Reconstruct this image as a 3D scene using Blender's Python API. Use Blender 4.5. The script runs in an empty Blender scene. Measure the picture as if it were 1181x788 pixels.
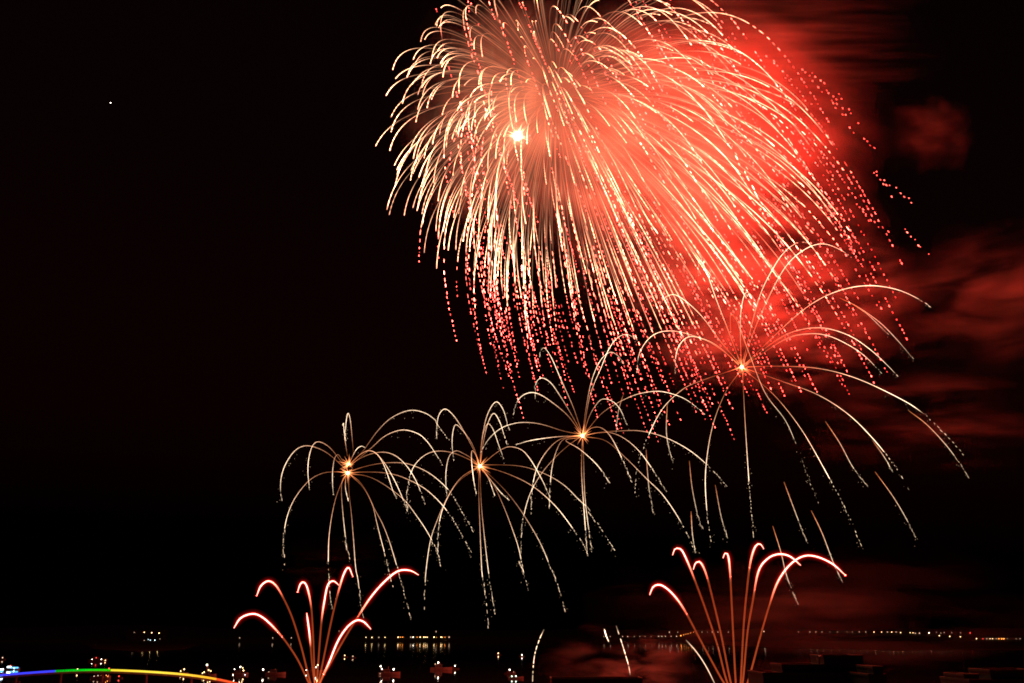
import bpy, math, random
import numpy as np
from mathutils import Vector

random.seed(7)
rng = np.random.default_rng(11)
SC = bpy.context.scene
COL = SC.collection

# ------------------------------------------------------------------ camera
W0, H0 = 1181.0, 788.0
CAMH = 35.0
LENS = 35.0
F = W0 * LENS / 36.0
HORIZON = 730.0
PITCH = math.atan((HORIZON - H0 / 2) / F)
cam_d = bpy.data.cameras.new('camera')
cam_d.lens = LENS
cam_d.sensor_width = 36.0
cam_d.clip_start = 1.0
cam_d.clip_end = 60000.0
cam = bpy.data.objects.new('camera', cam_d)
COL.objects.link(cam)
cam.location = (0, 0, CAMH)
cam.rotation_euler = (math.pi / 2 + PITCH, 0, 0)
SC.camera = cam

# ------------------------------------------------------------------ night sky
world = bpy.data.worlds.new('World')
SC.world = world
world.use_nodes = True
nt = world.node_tree
bg = nt.nodes['Background']
sky = nt.nodes.new('ShaderNodeTexSky')
sky.sky_type = 'NISHITA'
sky.sun_disc = False
sky.sun_elevation = math.radians(-3)
sky.sun_rotation = math.radians(160)
tint = nt.nodes.new('ShaderNodeMixRGB')
tint.blend_type = 'MULTIPLY'
tint.inputs[0].default_value = 1.0
tint.inputs[2].default_value = (1.0, 0.20, 0.16, 1)
nt.links.new(sky.outputs[0], tint.inputs[1])
nt.links.new(tint.outputs[0], bg.inputs[0])
bg.inputs[1].default_value = 0.045

SC.view_settings.view_transform = 'Standard'
SC.view_settings.look = 'None'
SC.view_settings.exposure = 0.0
SC.view_settings.gamma = 1.0
SC.view_settings.use_curve_mapping = False
SC.render.engine = 'CYCLES'
SC.cycles.max_bounces = 6
SC.cycles.volume_bounces = 0
SC.cycles.transparent_max_bounces = 80
SC.cycles.volume_step_rate = 1.0
SC.cycles.volume_max_steps = 128
SC.cycles.use_denoising = True
SC.cycles.sample_clamp_direct = 0.0
SC.cycles.sample_clamp_indirect = 6.0
SC.cycles.pixel_filter_type = 'BLACKMAN_HARRIS'
SC.cycles.filter_width = 1.7


# ------------------------------------------------------------------ pixel to place
def ray(px, py):
    u = (px - W0 / 2) / F
    v = (H0 / 2 - py) / F
    c, s = math.cos(PITCH), math.sin(PITCH)
    return Vector((u, c - v * s, s + v * c))


def at(px, py, Y):
    d = ray(px, py)
    return Vector((0, 0, CAMH)) + d * (Y / d.y)


def on_water(px, py, z=0.0):
    d = ray(px, py)
    return Vector((0, 0, CAMH)) + d * ((z - CAMH) / d.z)


# ------------------------------------------------------------------ helpers
def link(o, parent=None):
    COL.objects.link(o)
    if parent is not None:
        o.parent = parent
    return o


def tag(o, label=None, cat=None, group=None, kind=None):
    if label:
        o['label'] = label
    if cat:
        o['category'] = cat
    if group:
        o['group'] = group
    if kind:
        o['kind'] = kind
    return o


def empty(name, loc, label, cat, group=None):
    o = bpy.data.objects.new(name, None)
    o.empty_display_size = 2
    o.location = loc
    link(o)
    return tag(o, label, cat, group)


class MB:
    """collects shapes that end as one mesh object"""
    def __init__(self):
        self.v, self.f, self.mi, self.sm = [], [], [], []
        self.attr = {}

    def add(self, verts, faces, mi=0, smooth=False, **attrs):
        b = len(self.v)
        self.v.extend([tuple(p) for p in verts])
        for f in faces:
            self.f.append(tuple(i + b for i in f))
            self.mi.append(mi)
            self.sm.append(smooth)
        for k in set(list(self.attr) + list(attrs)):
            a = self.attr.setdefault(k, [])
            if len(a) < b:
                a.extend([0.0] * (b - len(a)))
            if k in attrs:
                x = attrs[k]
                a.extend(list(x) if hasattr(x, '__len__') else [x] * len(verts))

    def box(self, c, size, mi=0, rz=0.0):
        x, y, z = [s / 2 for s in size]
        cs, sn = math.cos(rz), math.sin(rz)
        vs = []
        for dz in (-z, z):
            for dx, dy in ((-x, -y), (x, -y), (x, y), (-x, y)):
                vs.append((c[0] + dx * cs - dy * sn, c[1] + dx * sn + dy * cs, c[2] + dz))
        self.add(vs, [(3, 2, 1, 0), (4, 5, 6, 7), (0, 1, 5, 4), (1, 2, 6, 5), (2, 3, 7, 6), (3, 0, 4, 7)], mi)

    def tube(self, pts, rad, n=5, mi=0, **attrs):
        P = np.array([tuple(p) for p in pts], float)
        m = len(P)
        R = np.full(m, rad) if np.isscalar(rad) else np.array(rad, float)
        T = np.gradient(P, axis=0)
        T /= np.maximum(np.linalg.norm(T, axis=1, keepdims=True), 1e-9)
        ref = np.array([0.13, 1.0, 0.21])
        A = np.cross(T, ref)
        A /= np.maximum(np.linalg.norm(A, axis=1, keepdims=True), 1e-9)
        B = np.cross(T, A)
        vs = []
        for i in range(m):
            for k in range(n):
                a = 2 * math.pi * k / n
                vs.append(P[i] + R[i] * (math.cos(a) * A[i] + math.sin(a) * B[i]))
        fs = []
        for i in range(m - 1):
            for k in range(n):
                k2 = (k + 1) % n
                fs.append((i * n + k, i * n + k2, (i + 1) * n + k2, (i + 1) * n + k))
        fs.append(tuple(range(n - 1, -1, -1)))
        fs.append(tuple((m - 1) * n + k for k in range(n)))
        at2 = {}
        for k, x in attrs.items():
            at2[k] = np.repeat(np.array(x, float), n) if hasattr(x, '__len__') else x
        self.add(vs, fs, mi, True, **at2)

    def bead(self, p, d, length, r, mi=0, n=5, **attrs):
        p = np.array(tuple(p))
        d = np.array(tuple(d), float)
        d /= max(np.linalg.norm(d), 1e-9)
        h = max(length / 2, r)
        pts = [p - d * h, p - d * h * 0.55, p + d * h * 0.55, p + d * h]
        self.tube(pts, [r * 0.25, r, r, r * 0.25], n, mi, **attrs)

    def ball(self, c, r, mi=0, seg=10, rings=6, sq=(1, 1, 1), **attrs):
        vs, fs = [], []
        for i in range(1, rings):
            th = math.pi * i / rings
            for k in range(seg):
                a = 2 * math.pi * k / seg
                vs.append((c[0] + sq[0] * r * math.sin(th) * math.cos(a),
                           c[1] + sq[1] * r * math.sin(th) * math.sin(a), c[2] + sq[2] * r * math.cos(th)))
        top, bot = len(vs), len(vs) + 1
        vs += [(c[0], c[1], c[2] + sq[2] * r), (c[0], c[1], c[2] - sq[2] * r)]
        for i in range(rings - 2):
            for k in range(seg):
                k2 = (k + 1) % seg
                fs.append((i * seg + k, (i + 1) * seg + k, (i + 1) * seg + k2, i * seg + k2))
        for k in range(seg):
            k2 = (k + 1) % seg
            fs.append((top, k, k2))
            fs.append((bot, (rings - 2) * seg + k2, (rings - 2) * seg + k))
        self.add(vs, fs, mi, True, **attrs)

    def build(self, name, mats, parent=None, origin=None):
        me = bpy.data.meshes.new(name)
        v = self.v
        if origin is not None:
            v = [(a - origin[0], b - origin[1], c - origin[2]) for a, b, c in v]
        me.from_pydata(v, [], self.f)
        if not isinstance(mats, (list, tuple)):
            mats = [mats]
        for m in mats:
            me.materials.append(m)
        me.polygons.foreach_set('material_index', self.mi)
        me.polygons.foreach_set('use_smooth', self.sm)
        for k, a in self.attr.items():
            a = list(a) + [0.0] * (len(self.v) - len(a))
            at_ = me.attributes.new(k, 'FLOAT', 'POINT')
            at_.data.foreach_set('value', a)
        me.update()
        o = bpy.data.objects.new(name, me)
        link(o, parent)
        if origin is not None and parent is None:
            o.location = origin
        return o


def mat_new(name):
    m = bpy.data.materials.new(name)
    m.use_nodes = True
    m.node_tree.nodes.clear()
    out = m.node_tree.nodes.new('ShaderNodeOutputMaterial')
    return m, m.node_tree, out


def solid(name, col, rough=0.7, noise=0.25, scale=0.4, metal=0.0):
    m, t, out = mat_new(name)
    b = t.nodes.new('ShaderNodeBsdfPrincipled')
    b.inputs['Roughness'].default_value = rough
    b.inputs['Metallic'].default_value = metal
    tc = t.nodes.new('ShaderNodeTexCoord')
    nz = t.nodes.new('ShaderNodeTexNoise')
    nz.inputs['Scale'].default_value = scale
    nz.inputs['Detail'].default_value = 5
    r = t.nodes.new('ShaderNodeValToRGB')
    r.color_ramp.elements[0].position = 0.3
    r.color_ramp.elements[1].position = 0.7
    r.color_ramp.elements[0].color = tuple(c * (1 - noise) for c in col) + (1,)
    r.color_ramp.elements[1].color = tuple(min(1, c * (1 + noise)) for c in col) + (1,)
    t.links.new(tc.outputs['Object'], nz.inputs['Vector'])
    t.links.new(nz.outputs['Fac'], r.inputs[0])
    t.links.new(r.outputs[0], b.inputs['Base Color'])
    t.links.new(b.outputs[0], out.inputs[0])
    return m


def lamp_mat(name, col, strength, sample=True):
    m, t, out = mat_new(name)
    e = t.nodes.new('ShaderNodeEmission')
    e.inputs[0].default_value = tuple(col) + (1,)
    e.inputs[1].default_value = strength
    t.links.new(e.outputs[0], out.inputs[0])
    m.cycles.emission_sampling = 'AUTO' if sample else 'NONE'
    return m


def fire_mat(name, young, old, gain):
    """burning star composition: 'burn' is how strongly it burns, 'age' runs from young to old colour"""
    m, t, out = mat_new(name)
    h = t.nodes.new('ShaderNodeAttribute')
    h.attribute_name = 'burn'
    a = t.nodes.new('ShaderNodeAttribute')
    a.attribute_name = 'age'
    mx = t.nodes.new('ShaderNodeMixRGB')
    mx.inputs[1].default_value = tuple(young) + (1,)
    mx.inputs[2].default_value = tuple(old) + (1,)
    t.links.new(a.outputs['Fac'], mx.inputs[0])
    g = t.nodes.new('ShaderNodeMath')
    g.operation = 'MULTIPLY'
    g.inputs[1].default_value = gain
    t.links.new(h.outputs['Fac'], g.inputs[0])
    e = t.nodes.new('ShaderNodeEmission')
    t.links.new(mx.outputs[0], e.inputs[0])
    t.links.new(g.outputs[0], e.inputs[1])
    tr = t.nodes.new('ShaderNodeBsdfTransparent')      # glowing gas does not hide what is behind it
    ad = t.nodes.new('ShaderNodeAddShader')
    t.links.new(e.outputs[0], ad.inputs[0])
    t.links.new(tr.outputs[0], ad.inputs[1])
    t.links.new(ad.outputs[0], out.inputs[0])
    m.cycles.emission_sampling = 'NONE'
    return m


def fire_light(name, loc, col, power, radius, parent):
    d = bpy.data.lights.new(name, 'POINT')
    d.energy = power
    d.color = col
    d.shadow_soft_size = radius
    o = bpy.data.objects.new(name, d)
    link(o, parent)
    o.location = Vector(loc) - parent.location
    return o


def spline(pts, n=44):
    """Catmull-Rom through the points"""
    P = np.array(pts, float)
    P = np.vstack([2 * P[0] - P[1], P, 2 * P[-1] - P[-2]])
    seg = len(P) - 3
    L = np.linalg.norm(np.diff(P[1:-1], axis=0), axis=1)
    cum = np.concatenate([[0], np.cumsum(L)])
    out = []
    for q in np.linspace(0, cum[-1], n):
        i = min(int(np.searchsorted(cum, q, 'right') - 1), seg - 1)
        t = (q - cum[i]) / max(L[i], 1e-9)
        p0, p1, p2, p3 = P[i], P[i + 1], P[i + 2], P[i + 3]
        out.append(0.5 * (2 * p1 + (p2 - p0) * t + (2 * p0 - 5 * p1 + 4 * p2 - p3) * t * t
                          + (3 * p1 - p0 - 3 * p2 + p3) * t ** 3))
    return np.array(out)


# ------------------------------------------------------------------ materials
GOLD = fire_mat('gold_fire', (1.0, 0.28, 0.09), (1.0, 0.70, 0.45), 0.55)
SHELL = fire_mat('crown_fire', (1.0, 0.46, 0.25), (1.0, 0.075, 0.06), 0.6)
RED = fire_mat('red_fire', (1.0, 0.33, 0.25), (1.0, 0.14, 0.035), 0.5)


def bloom_volume(name, col, strength):  # emissive volume that imitates lens bloom round bright fire
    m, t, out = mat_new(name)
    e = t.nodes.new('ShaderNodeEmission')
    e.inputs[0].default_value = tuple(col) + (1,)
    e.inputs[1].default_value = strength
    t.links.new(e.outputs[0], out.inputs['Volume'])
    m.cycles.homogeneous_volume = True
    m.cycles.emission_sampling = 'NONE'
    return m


HALOS = [(1.5, bloom_volume('inner_red_bloom', (1.0, 0.05, 0.035), 0.6)), (2.4, bloom_volume('mid_red_bloom', (1.0, 0.025, 0.02), 0.11)),
         (3.7, bloom_volume('outer_red_bloom', (1.0, 0.015, 0.012), 0.022)), (5.6, bloom_volume('faint_red_bloom', (1.0, 0.012, 0.01), 0.006))]  # nested sheaths added as the red lens bloom of the comets
CONCRETE = solid('concrete', (0.16, 0.155, 0.15), 0.85)
PARAPET = solid('weathered_parapet', (0.05, 0.048, 0.045), 0.9)
ROOFING = solid('roofing', (0.05, 0.048, 0.045), 0.9)
DARKWALL = solid('dark_wall', (0.03, 0.028, 0.026), 0.9)
HULL = solid('hull_paint', (0.075, 0.07, 0.068), 0.5)
HULLDARK = solid('dark_hull_paint', (0.02, 0.02, 0.022), 0.5)
CABIN = solid('cabin_paint', (0.025, 0.025, 0.024), 0.5)
STEEL = solid('steel', (0.22, 0.22, 0.23), 0.4, metal=0.8)
GLASS = solid('dark_glass', (0.02, 0.022, 0.025), 0.08)
L_WARM = lamp_mat('warm_lamp', (1.0, 0.60, 0.26), 6.5)
L_WHITE = lamp_mat('white_lamp', (1.0, 0.84, 0.66), 9)
L_DIM = lamp_mat('dim_lamp', (1.0, 0.62, 0.40), 1.6)
L_ORANGE = lamp_mat('orange_lamp', (1.0, 0.30, 0.05), 5)
L_RED = lamp_mat('red_lamp', (1.0, 0.06, 0.04), 3)
L_COOL = lamp_mat('cool_lamp', (0.70, 0.92, 1.0), 7)
L_CYAN = lamp_mat('cyan_lamp', (0.10, 0.50, 1.0), 2)
L_GREEN = lamp_mat('greenish_lamp', (0.62, 1.0, 0.72), 5)
LAMPS = dict(w=L_WARM, W=L_WHITE, d=L_DIM, o=L_ORANGE, r=L_RED, c=L_COOL, b=L_CYAN, g=L_GREEN)

# ------------------------------------------------------------------ setting
# water: one sheet to the horizon
m, t, out = mat_new('night_water')
b = t.nodes.new('ShaderNodeBsdfPrincipled')
b.inputs['Base Color'].default_value = (0.004, 0.006, 0.008, 1)
b.inputs['Roughness'].default_value = 0.042
b.inputs['IOR'].default_value = 1.33
tc = t.nodes.new('ShaderNodeTexCoord')
nz = t.nodes.new('ShaderNodeTexNoise')
nz.inputs['Scale'].default_value = 0.35
nz.inputs['Detail'].default_value = 4
bp = t.nodes.new('ShaderNodeBump')
bp.inputs['Strength'].default_value = 0.02
bp.inputs['Distance'].default_value = 0.3
t.links.new(tc.outputs['Object'], nz.inputs['Vector'])
t.links.new(nz.outputs['Fac'], bp.inputs['Height'])
t.links.new(bp.outputs[0], b.inputs['Normal'])
t.links.new(b.outputs[0], out.inputs[0])
WATER = m
mb = MB()
mb.add([(-30000, 330, 0), (30000, 330, 0), (30000, 30000, 0), (-30000, 30000, 0)], [(0, 1, 2, 3)])
tag(mb.build('water', WATER), 'black calm bay water under the fireworks', kind='structure')

mb = MB()
mb.box((0, 115, 0.75), (1600, 430, 3.5))
tag(mb.build('ground', solid('asphalt', (0.05, 0.05, 0.05), 0.9)), 'dark waterfront ground below the camera', kind='structure')

SHORE_Y, SLOPE = 4300.0, 0.06


def ground_z(y):
    return max(0.0, (y - SHORE_Y) * SLOPE)


# made-up flat land, added to hide far lamp and hotel reflections, right and left
def added_spit(name, pts, label):
    mb = MB()
    n = len(pts)
    vs = [(x, y, 0.9) for x, y in pts] + [(x * 1.0, y, -1.0) for x, y in pts]
    mb.add(vs, [tuple(range(n))] + [(i, i + n, (i + 1) % n + n, (i + 1) % n) for i in range(n)])
    o = mb.build(name, solid(name + '_soil', (0.03, 0.03, 0.025), 0.95, scale=0.02))
    tag(o, label, kind='structure')


def px_at(px, Y):
    return (at(px, 740, Y).x, Y)


added_spit('added_flat_land', [px_at(760, 4290), px_at(800, 3300), px_at(900, 2500), px_at(1040, 2150), px_at(1240, 2300), px_at(1300, 4290)],
     'added flat dark land hiding reflections of the right shore lamps')
added_spit('added_flat_land', [px_at(90, 4290), px_at(110, 2300), px_at(160, 2000), px_at(215, 2350), px_at(240, 4290)],
     'added flat dark land hiding reflections of the far hotel')

# far shore: a rising bank and hills behind it
mb = MB()
xs = np.linspace(-9000, 9000, 140)
ys = [4299, 4300, 4700, 5100, 5600, 6200, 7000, 8200, 9600]
vs, fs = [], []
for j, y in enumerate(ys):
    for x in xs:
        z = ground_z(y) if y < 5150 else ground_z(5100) * max(0.0, 1 - (y - 5100) / 4500)
        if y > 5150:
            z += 22 * math.sin(x * 0.0011 + j) + 14 * math.sin(x * 0.0031 + 2 * j)
        if j == 0:
            z = -4
        vs.append((x, y, max(z, -4)))
n = len(xs)
for j in range(len(ys) - 1):
    for i in range(n - 1):
        fs.append((j * n + i, j * n + i + 1, (j + 1) * n + i + 1, (j + 1) * n + i))
mb.add(vs, fs, 0, True)
tag(mb.build('hills', solid('dark_hillside', (0.035, 0.045, 0.03), 0.95, scale=0.01)), 'black low hills along the far shore', kind='structure')

# ------------------------------------------------------------------ star / planet
p = at(127.5, 118.5, 24000)
mb = MB()
mb.ball((0, 0, 0), 9)
o = mb.build('planet', lamp_mat('planet_light', (1.0, 0.90, 0.80), 22, False))
o.location = p
tag(o, 'single bright white star point alone high in the black sky', 'star')


# ------------------------------------------------------------------ smoke
def smoke_mat(name, dens, thr=0.42, amp=1.6, noise=(1.2, 2.0, 2.6), stretch=0.0, col=(0.75, 0.72, 0.70), aniso=0.0, seed=0.0, edge=0.25, rough=0.55, rag=0.7, ragscale=(0.8, 1.0, 1.5)):
    m, t, out = mat_new(name)
    N = t.nodes.new
    tc = N('ShaderNodeTexCoord')
    ln = N('ShaderNodeVectorMath')
    ln.operation = 'LENGTH'
    t.links.new(tc.outputs['Object'], ln.inputs[0])
    mr = N('ShaderNodeMapRange')
    mr.interpolation_type = 'SMOOTHSTEP'
    mr.inputs[1].default_value = edge
    mr.inputs[2].default_value = 0.97
    mr.inputs[3].default_value = 1.0
    mr.inputs[4].default_value = 0.0
    n2 = N('ShaderNodeTexNoise')                      # ragged outline
    n2.inputs['Scale'].default_value = 2.3
    n2.inputs['Detail'].default_value = 2.5
    mp2 = N('ShaderNodeMapping')
    mp2.inputs['Location'].default_value = (seed * 2.1, seed, -seed)
    mp2.inputs['Scale'].default_value = ragscale
    t.links.new(tc.outputs['Object'], mp2.inputs['Vector'])
    t.links.new(mp2.outputs[0], n2.inputs['Vector'])
    rg = N('ShaderNodeMath')
    rg.operation = 'MULTIPLY_ADD'
    rg.inputs[1].default_value = rag * 2
    rg.inputs[2].default_value = -rag
    t.links.new(n2.outputs['Fac'], rg.inputs[0])
    ad = N('ShaderNodeMath')
    ad.operation = 'ADD'
    t.links.new(rg.outputs[0], ad.inputs[0])
    t.links.new(ln.outputs['Value'], ad.inputs[1])
    t.links.new(ad.outputs[0], mr.inputs[0])
    rim = N('ShaderNodeMapRange')
    rim.interpolation_type = 'SMOOTHSTEP'
    rim.inputs[1].default_value = 0.55
    rim.inputs[2].default_value = 0.96
    rim.inputs[3].default_value = 1.0
    rim.inputs[4].default_value = 0.0
    t.links.new(ln.outputs['Value'], rim.inputs[0])
    mp = N('ShaderNodeMapping')
    mp.inputs['Scale'].default_value = noise
    mp.inputs['Location'].default_value = (seed, seed * 0.7, seed * 1.3)
    t.links.new(tc.outputs['Object'], mp.inputs['Vector'])
    nz = N('ShaderNodeTexNoise')
    nz.inputs['Scale'].default_value = 1.0
    nz.inputs['Detail'].default_value = 4.0
    nz.inputs['Roughness'].default_value = rough
    nz.inputs['Distortion'].default_value = stretch
    t.links.new(mp.outputs[0], nz.inputs['Vector'])
    s = N('ShaderNodeMath')
    s.operation = 'SUBTRACT'
    s.inputs[1].default_value = thr
    t.links.new(nz.outputs['Fac'], s.inputs[0])
    a = N('ShaderNodeMath')
    a.operation = 'MULTIPLY'
    a.inputs[1].default_value = amp * 4
    a.use_clamp = True
    t.links.new(s.outputs[0], a.inputs[0])
    mu = N('ShaderNodeMath')
    mu.operation = 'MULTIPLY'
    t.links.new(a.outputs[0], mu.inputs[0])
    rm = N('ShaderNodeMath')
    rm.operation = 'MULTIPLY'
    sq = N('ShaderNodeMath')
    sq.operation = 'POWER'
    sq.inputs[1].default_value = 1.8
    t.links.new(mr.outputs[0], sq.inputs[0])
    t.links.new(sq.outputs[0], rm.inputs[0])
    t.links.new(rim.outputs[0], rm.inputs[1])
    t.links.new(rm.outputs[0], mu.inputs[1])
    d = N('ShaderNodeMath')
    d.operation = 'MULTIPLY'
    d.inputs[1].default_value = dens
    t.links.new(mu.outputs[0], d.inputs[0])
    v = N('ShaderNodeVolumePrincipled')
    v.inputs['Color'].default_value = col + (1,)
    v.inputs['Anisotropy'].default_value = aniso
    t.links.new(d.outputs[0], v.inputs['Density'])
    t.links.new(v.outputs[0], out.inputs['Volume'])
    m.cycles.volume_sampling = 'DISTANCE'
    m.cycles.homogeneous_volume = False
    return m


def smoke(px, py, Y, rx, ry, depth, mat, label, tilt=0.0):
    """a lumpy cloud body; rx, ry in photo pixels at distance Y"""
    k = Y / F
    c = at(px, py, Y)
    vs, fs = [], []
    mb = MB()
    mb.ball((0, 0, 0), 1.0, seg=40, rings=22)
    ph = random.uniform(0, 6)
    out_v = []
    for x, y, z in mb.v:
        w = 1.0 + 0.03 * math.sin(5 * x + ph) * math.cos(4 * z + ph) + 0.02 * math.sin(9 * z + 7 * x + 2 * ph)
        out_v.append((x * w, y * w, z * w))
    mb.v = out_v
    o = mb.build('smoke_cloud', mat)
    o.location = c
    o.scale = (rx * k, depth, ry * k)
    o.rotation_euler = (0, tilt, 0)
    tag(o, label, 'smoke', kind='stuff')
    return o


smoke(805, 165, 900, 300, 320, 75,
      smoke_mat('shell_smoke', 0.030, thr=0.33, amp=0.7, noise=(2.6, 2.0, 7.0), seed=3.1, edge=0.05, rag=0.32, ragscale=(0.8, 1.0, 3.0)),
      'wide salmon lit smoke filling the giant shell burst', tilt=0.3)
smoke(590, 130, 870, 190, 255, 60,
      smoke_mat('tan_smoke', 0.022, thr=0.30, amp=0.5, noise=(4.5, 2.0, 4.0), seed=4.4, edge=-0.2, stretch=0.8, rag=0.4),
      'tan smoke in the left part of the giant shell round its white core')
smoke(900, 40, 960, 260, 150, 40,
      smoke_mat('banded_smoke', 0.030, thr=0.47, amp=1.6, noise=(1.3, 1.5, 24.0), seed=8.4, edge=-0.6, rag=1.1, ragscale=(0.7, 1.0, 7.0)),
      'dark red smoke in thin level streaks right of the giant shell')
smoke(1075, 152, 940, 74, 76, 35,
      smoke_mat('puff_smoke', 0.013, thr=0.36, amp=0.5, noise=(1.8, 1.5, 2.2), seed=21.7, edge=-0.3, stretch=0.5, rag=0.8),
      'small dim red smoke puff alone at the upper right')
smoke(890, 350, 880, 240, 180, 55,
      smoke_mat('drift_smoke', 0.032, thr=0.43, amp=0.9, noise=(2.4, 1.8, 6.0), stretch=0.5, seed=5.2, edge=-0.2, rag=0.6),
      'bright red smoke drift behind the rightmost palm burst', tilt=-0.15)
smoke(1150, 345, 950, 210, 125, 45,
      smoke_mat('far_drift_smoke', 0.022, thr=0.43, amp=0.8, noise=(1.9, 1.5, 3.6), stretch=0.6, seed=9.9, edge=-0.3),
      'dull red smoke bank leaving the frame at the right edge', tilt=-0.2)
smoke(1060, 480, 950, 230, 100, 40,
      smoke_mat('thin_smoke', 0.011, thr=0.46, amp=0.9, noise=(2.2, 1.5, 6.0), stretch=0.5, seed=12.3, edge=-0.3),
      'thin nearly black smoke layers below the right palm burst')
smoke(395, 655, 720, 130, 60, 30,
      smoke_mat('fan_smoke', 0.0018, thr=0.44, amp=0.9, noise=(1.8, 1.5, 5.0), seed=14.1, edge=-0.4, stretch=0.4),
      'very thin red smoke behind the tips of the left comet fan')
smoke(715, 778, 760, 120, 66, 40,
      smoke_mat('water_smoke', 0.045, thr=0.46, amp=1.0, noise=(2.6, 1.5, 4.2), stretch=0.7, seed=2.2, edge=-0.4),
      'dense red smoke lying on the water left of the right comet fan')
smoke(930, 715, 900, 360, 115, 45,
      smoke_mat('low_smoke', 0.0085, thr=0.42, amp=0.8, noise=(2.4, 1.5, 6.0), stretch=0.5, seed=6.6, edge=-0.4),
      'long faint dark red smoke bank over the far water at right')

# ------------------------------------------------------------------ the giant shell
DB = 640.0
KB = DB / F
shell_c = at(645, 115, DB)
core_c = at(597, 157, DB)
shell = empty('shell_burst', shell_c,
              'giant salmon and gold spherical shell burst with long red falling sparks', 'firework')
mb = MB()
cc = core_c - shell_c
mb.ball(cc, 5.2 * KB, burn=60.0, age=0.0)
for i in range(46):
    d = rng.normal(size=3)
    d /= np.linalg.norm(d)
    L = rng.uniform(8, 22) * KB
    q = np.array(tuple(cc))
    mb.tube([q + d * 3 * KB, q + d * L * 0.6, q + d * L], [0.5 * KB, 0.35 * KB, 0.12 * KB], 4,
            burn=[5, 1.8, 0.2], age=0.0)
core = mb.build('core', SHELL, shell)
for rr, st in ((7.5, 0.10), (12, 0.022), (19, 0.007)):  # spheres added as soft lens bloom round the core
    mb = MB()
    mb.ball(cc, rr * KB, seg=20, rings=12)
    mb.build('lens_bloom', bloom_volume('core_bloom', (1.0, 0.62, 0.34), st), core)

K, T1 = 2.2, 1.0
GR, WX = 345.0, 55.0


def star_pos(v, t):
    e = (1 - math.exp(-K * t)) / K
    x = (v[0] - WX) * e + WX * t
    y = v[1] * e
    z = (v[2] + GR / K) * e - GR / K * t
    return np.array((x, y, z))


def spark_line(mb, centres, dirs, lens, rads, burns, ages, n=4):
    """a row of burning sparks on one hair-thin thread that gives no light between them"""
    P, R, B_, A_ = [], [], [], []
    for c, d, l, r, b_, a_ in zip(centres, dirs, lens, rads, burns, ages):
        d = np.array(tuple(d), float)
        d /= max(np.linalg.norm(d), 1e-9)
        h = max(l / 2, r)
        for f, rr, bb in ((-1.25, 0.04, 0.0), (-1.0, 0.45, 1.0), (-0.5, 1.0, 1.0), (0.5, 1.0, 1.0), (1.0, 0.45, 1.0), (1.25, 0.04, 0.0)):
            P.append(np.array(tuple(c)) + d * h * f)
            R.append(r * rr)
            B_.append(b_ * bb)
            A_.append(a_)
    if len(P) > 2:
        mb.tube(P, R, n, burn=B_, age=A_)
    return P, R, B_, A_


def star_trail(mb, v, t0, t1, t2, bright, tail):
    """dim tail, bright streak from t0 to t1, red sparks until t2: one continuous line"""
    tt = np.linspace(0.10, t0, 10)
    ts = np.linspace(t0, t1, 46)
    pts, rad, burn, age = [], [], [], []
    for j, q in enumerate(tt[:-1]):
        pts.append(star_pos(v, q) * KB)
        rad.append((0.35 + 0.35 * j / 9) * KB)
        burn.append((0.02 + 0.16 * j / 9) * tail)
        age.append(0.0)
    size = rng.uniform(0.75, 1.15)
    ph, fr = rng.uniform(0, 6), rng.uniform(30, 75)
    hole = rng.uniform(0.2, 1.4)
    for j, q in enumerate(ts):
        u = j / 45
        pts.append(star_pos(v, q) * KB)
        g = np.clip(u * 1.6, 0, 1)
        r = (0.20 + 0.23 * g) * KB * size
        b_ = bright * (0.10 + 0.90 * g ** 1.5) * max(0.10, 1 + 0.75 * hole * u * math.sin(u * fr + ph + 1.7 * math.sin(u * 11 + ph)))
        if t2 <= t1 and u > 0.9:
            r *= 1.3 if u < 0.99 else 0.8
        rad.append(r)
        burn.append(b_)
        age.append(np.clip((q - 0.75) * 0.9, 0, 0.55))
    mb_pts = (pts, rad, burn, age)
    q = t1 + 0.012
    C, D, Ls, Rs, Bs, As = [], [], [], [], [], []
    while q < t2:
        a = star_pos(v, q) * KB
        b = star_pos(v, q + 0.01) * KB
        sp = max(np.linalg.norm(b - a) / 0.01, 1e-6) / KB
        f = (q - t1) / max(t2 - t1, 1e-6)
        ln = rng.uniform(1.2, 7.0) * (1 - 0.75 * min(1, 1.5 * f)) + 0.9
        if rng.random() < 0.82:
            C.append(a + rng.normal(size=3) * 0.28 * KB)
            D.append(b - a)
            Ls.append(ln * KB)
            Rs.append(rng.uniform(0.26, 0.54) * KB)
            Bs.append((0.5 + bright) * (0.15 + 1.6 * rng.random() ** 1.4) * 3.0 * (1 - 0.3 * f))
            As.append(0.60 + 0.40 * min(1, f * 2.2))
        q += (ln + rng.uniform(1.6, 6.5)) / sp
    if C:
        t_ = MB()
        P2, R2, B2, A2 = spark_line(t_, C, D, Ls, Rs, Bs, As)
        if len(P2) > 2:
            pts += P2
            rad += R2
            burn += B2
            age += A2
    mb.tube(pts, rad, 4, burn=burn, age=age)


def to_px(p):
    """where a point relative to the shell centre appears, in photo pixels"""
    return 645 + p[0], 115 - p[2]


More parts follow.
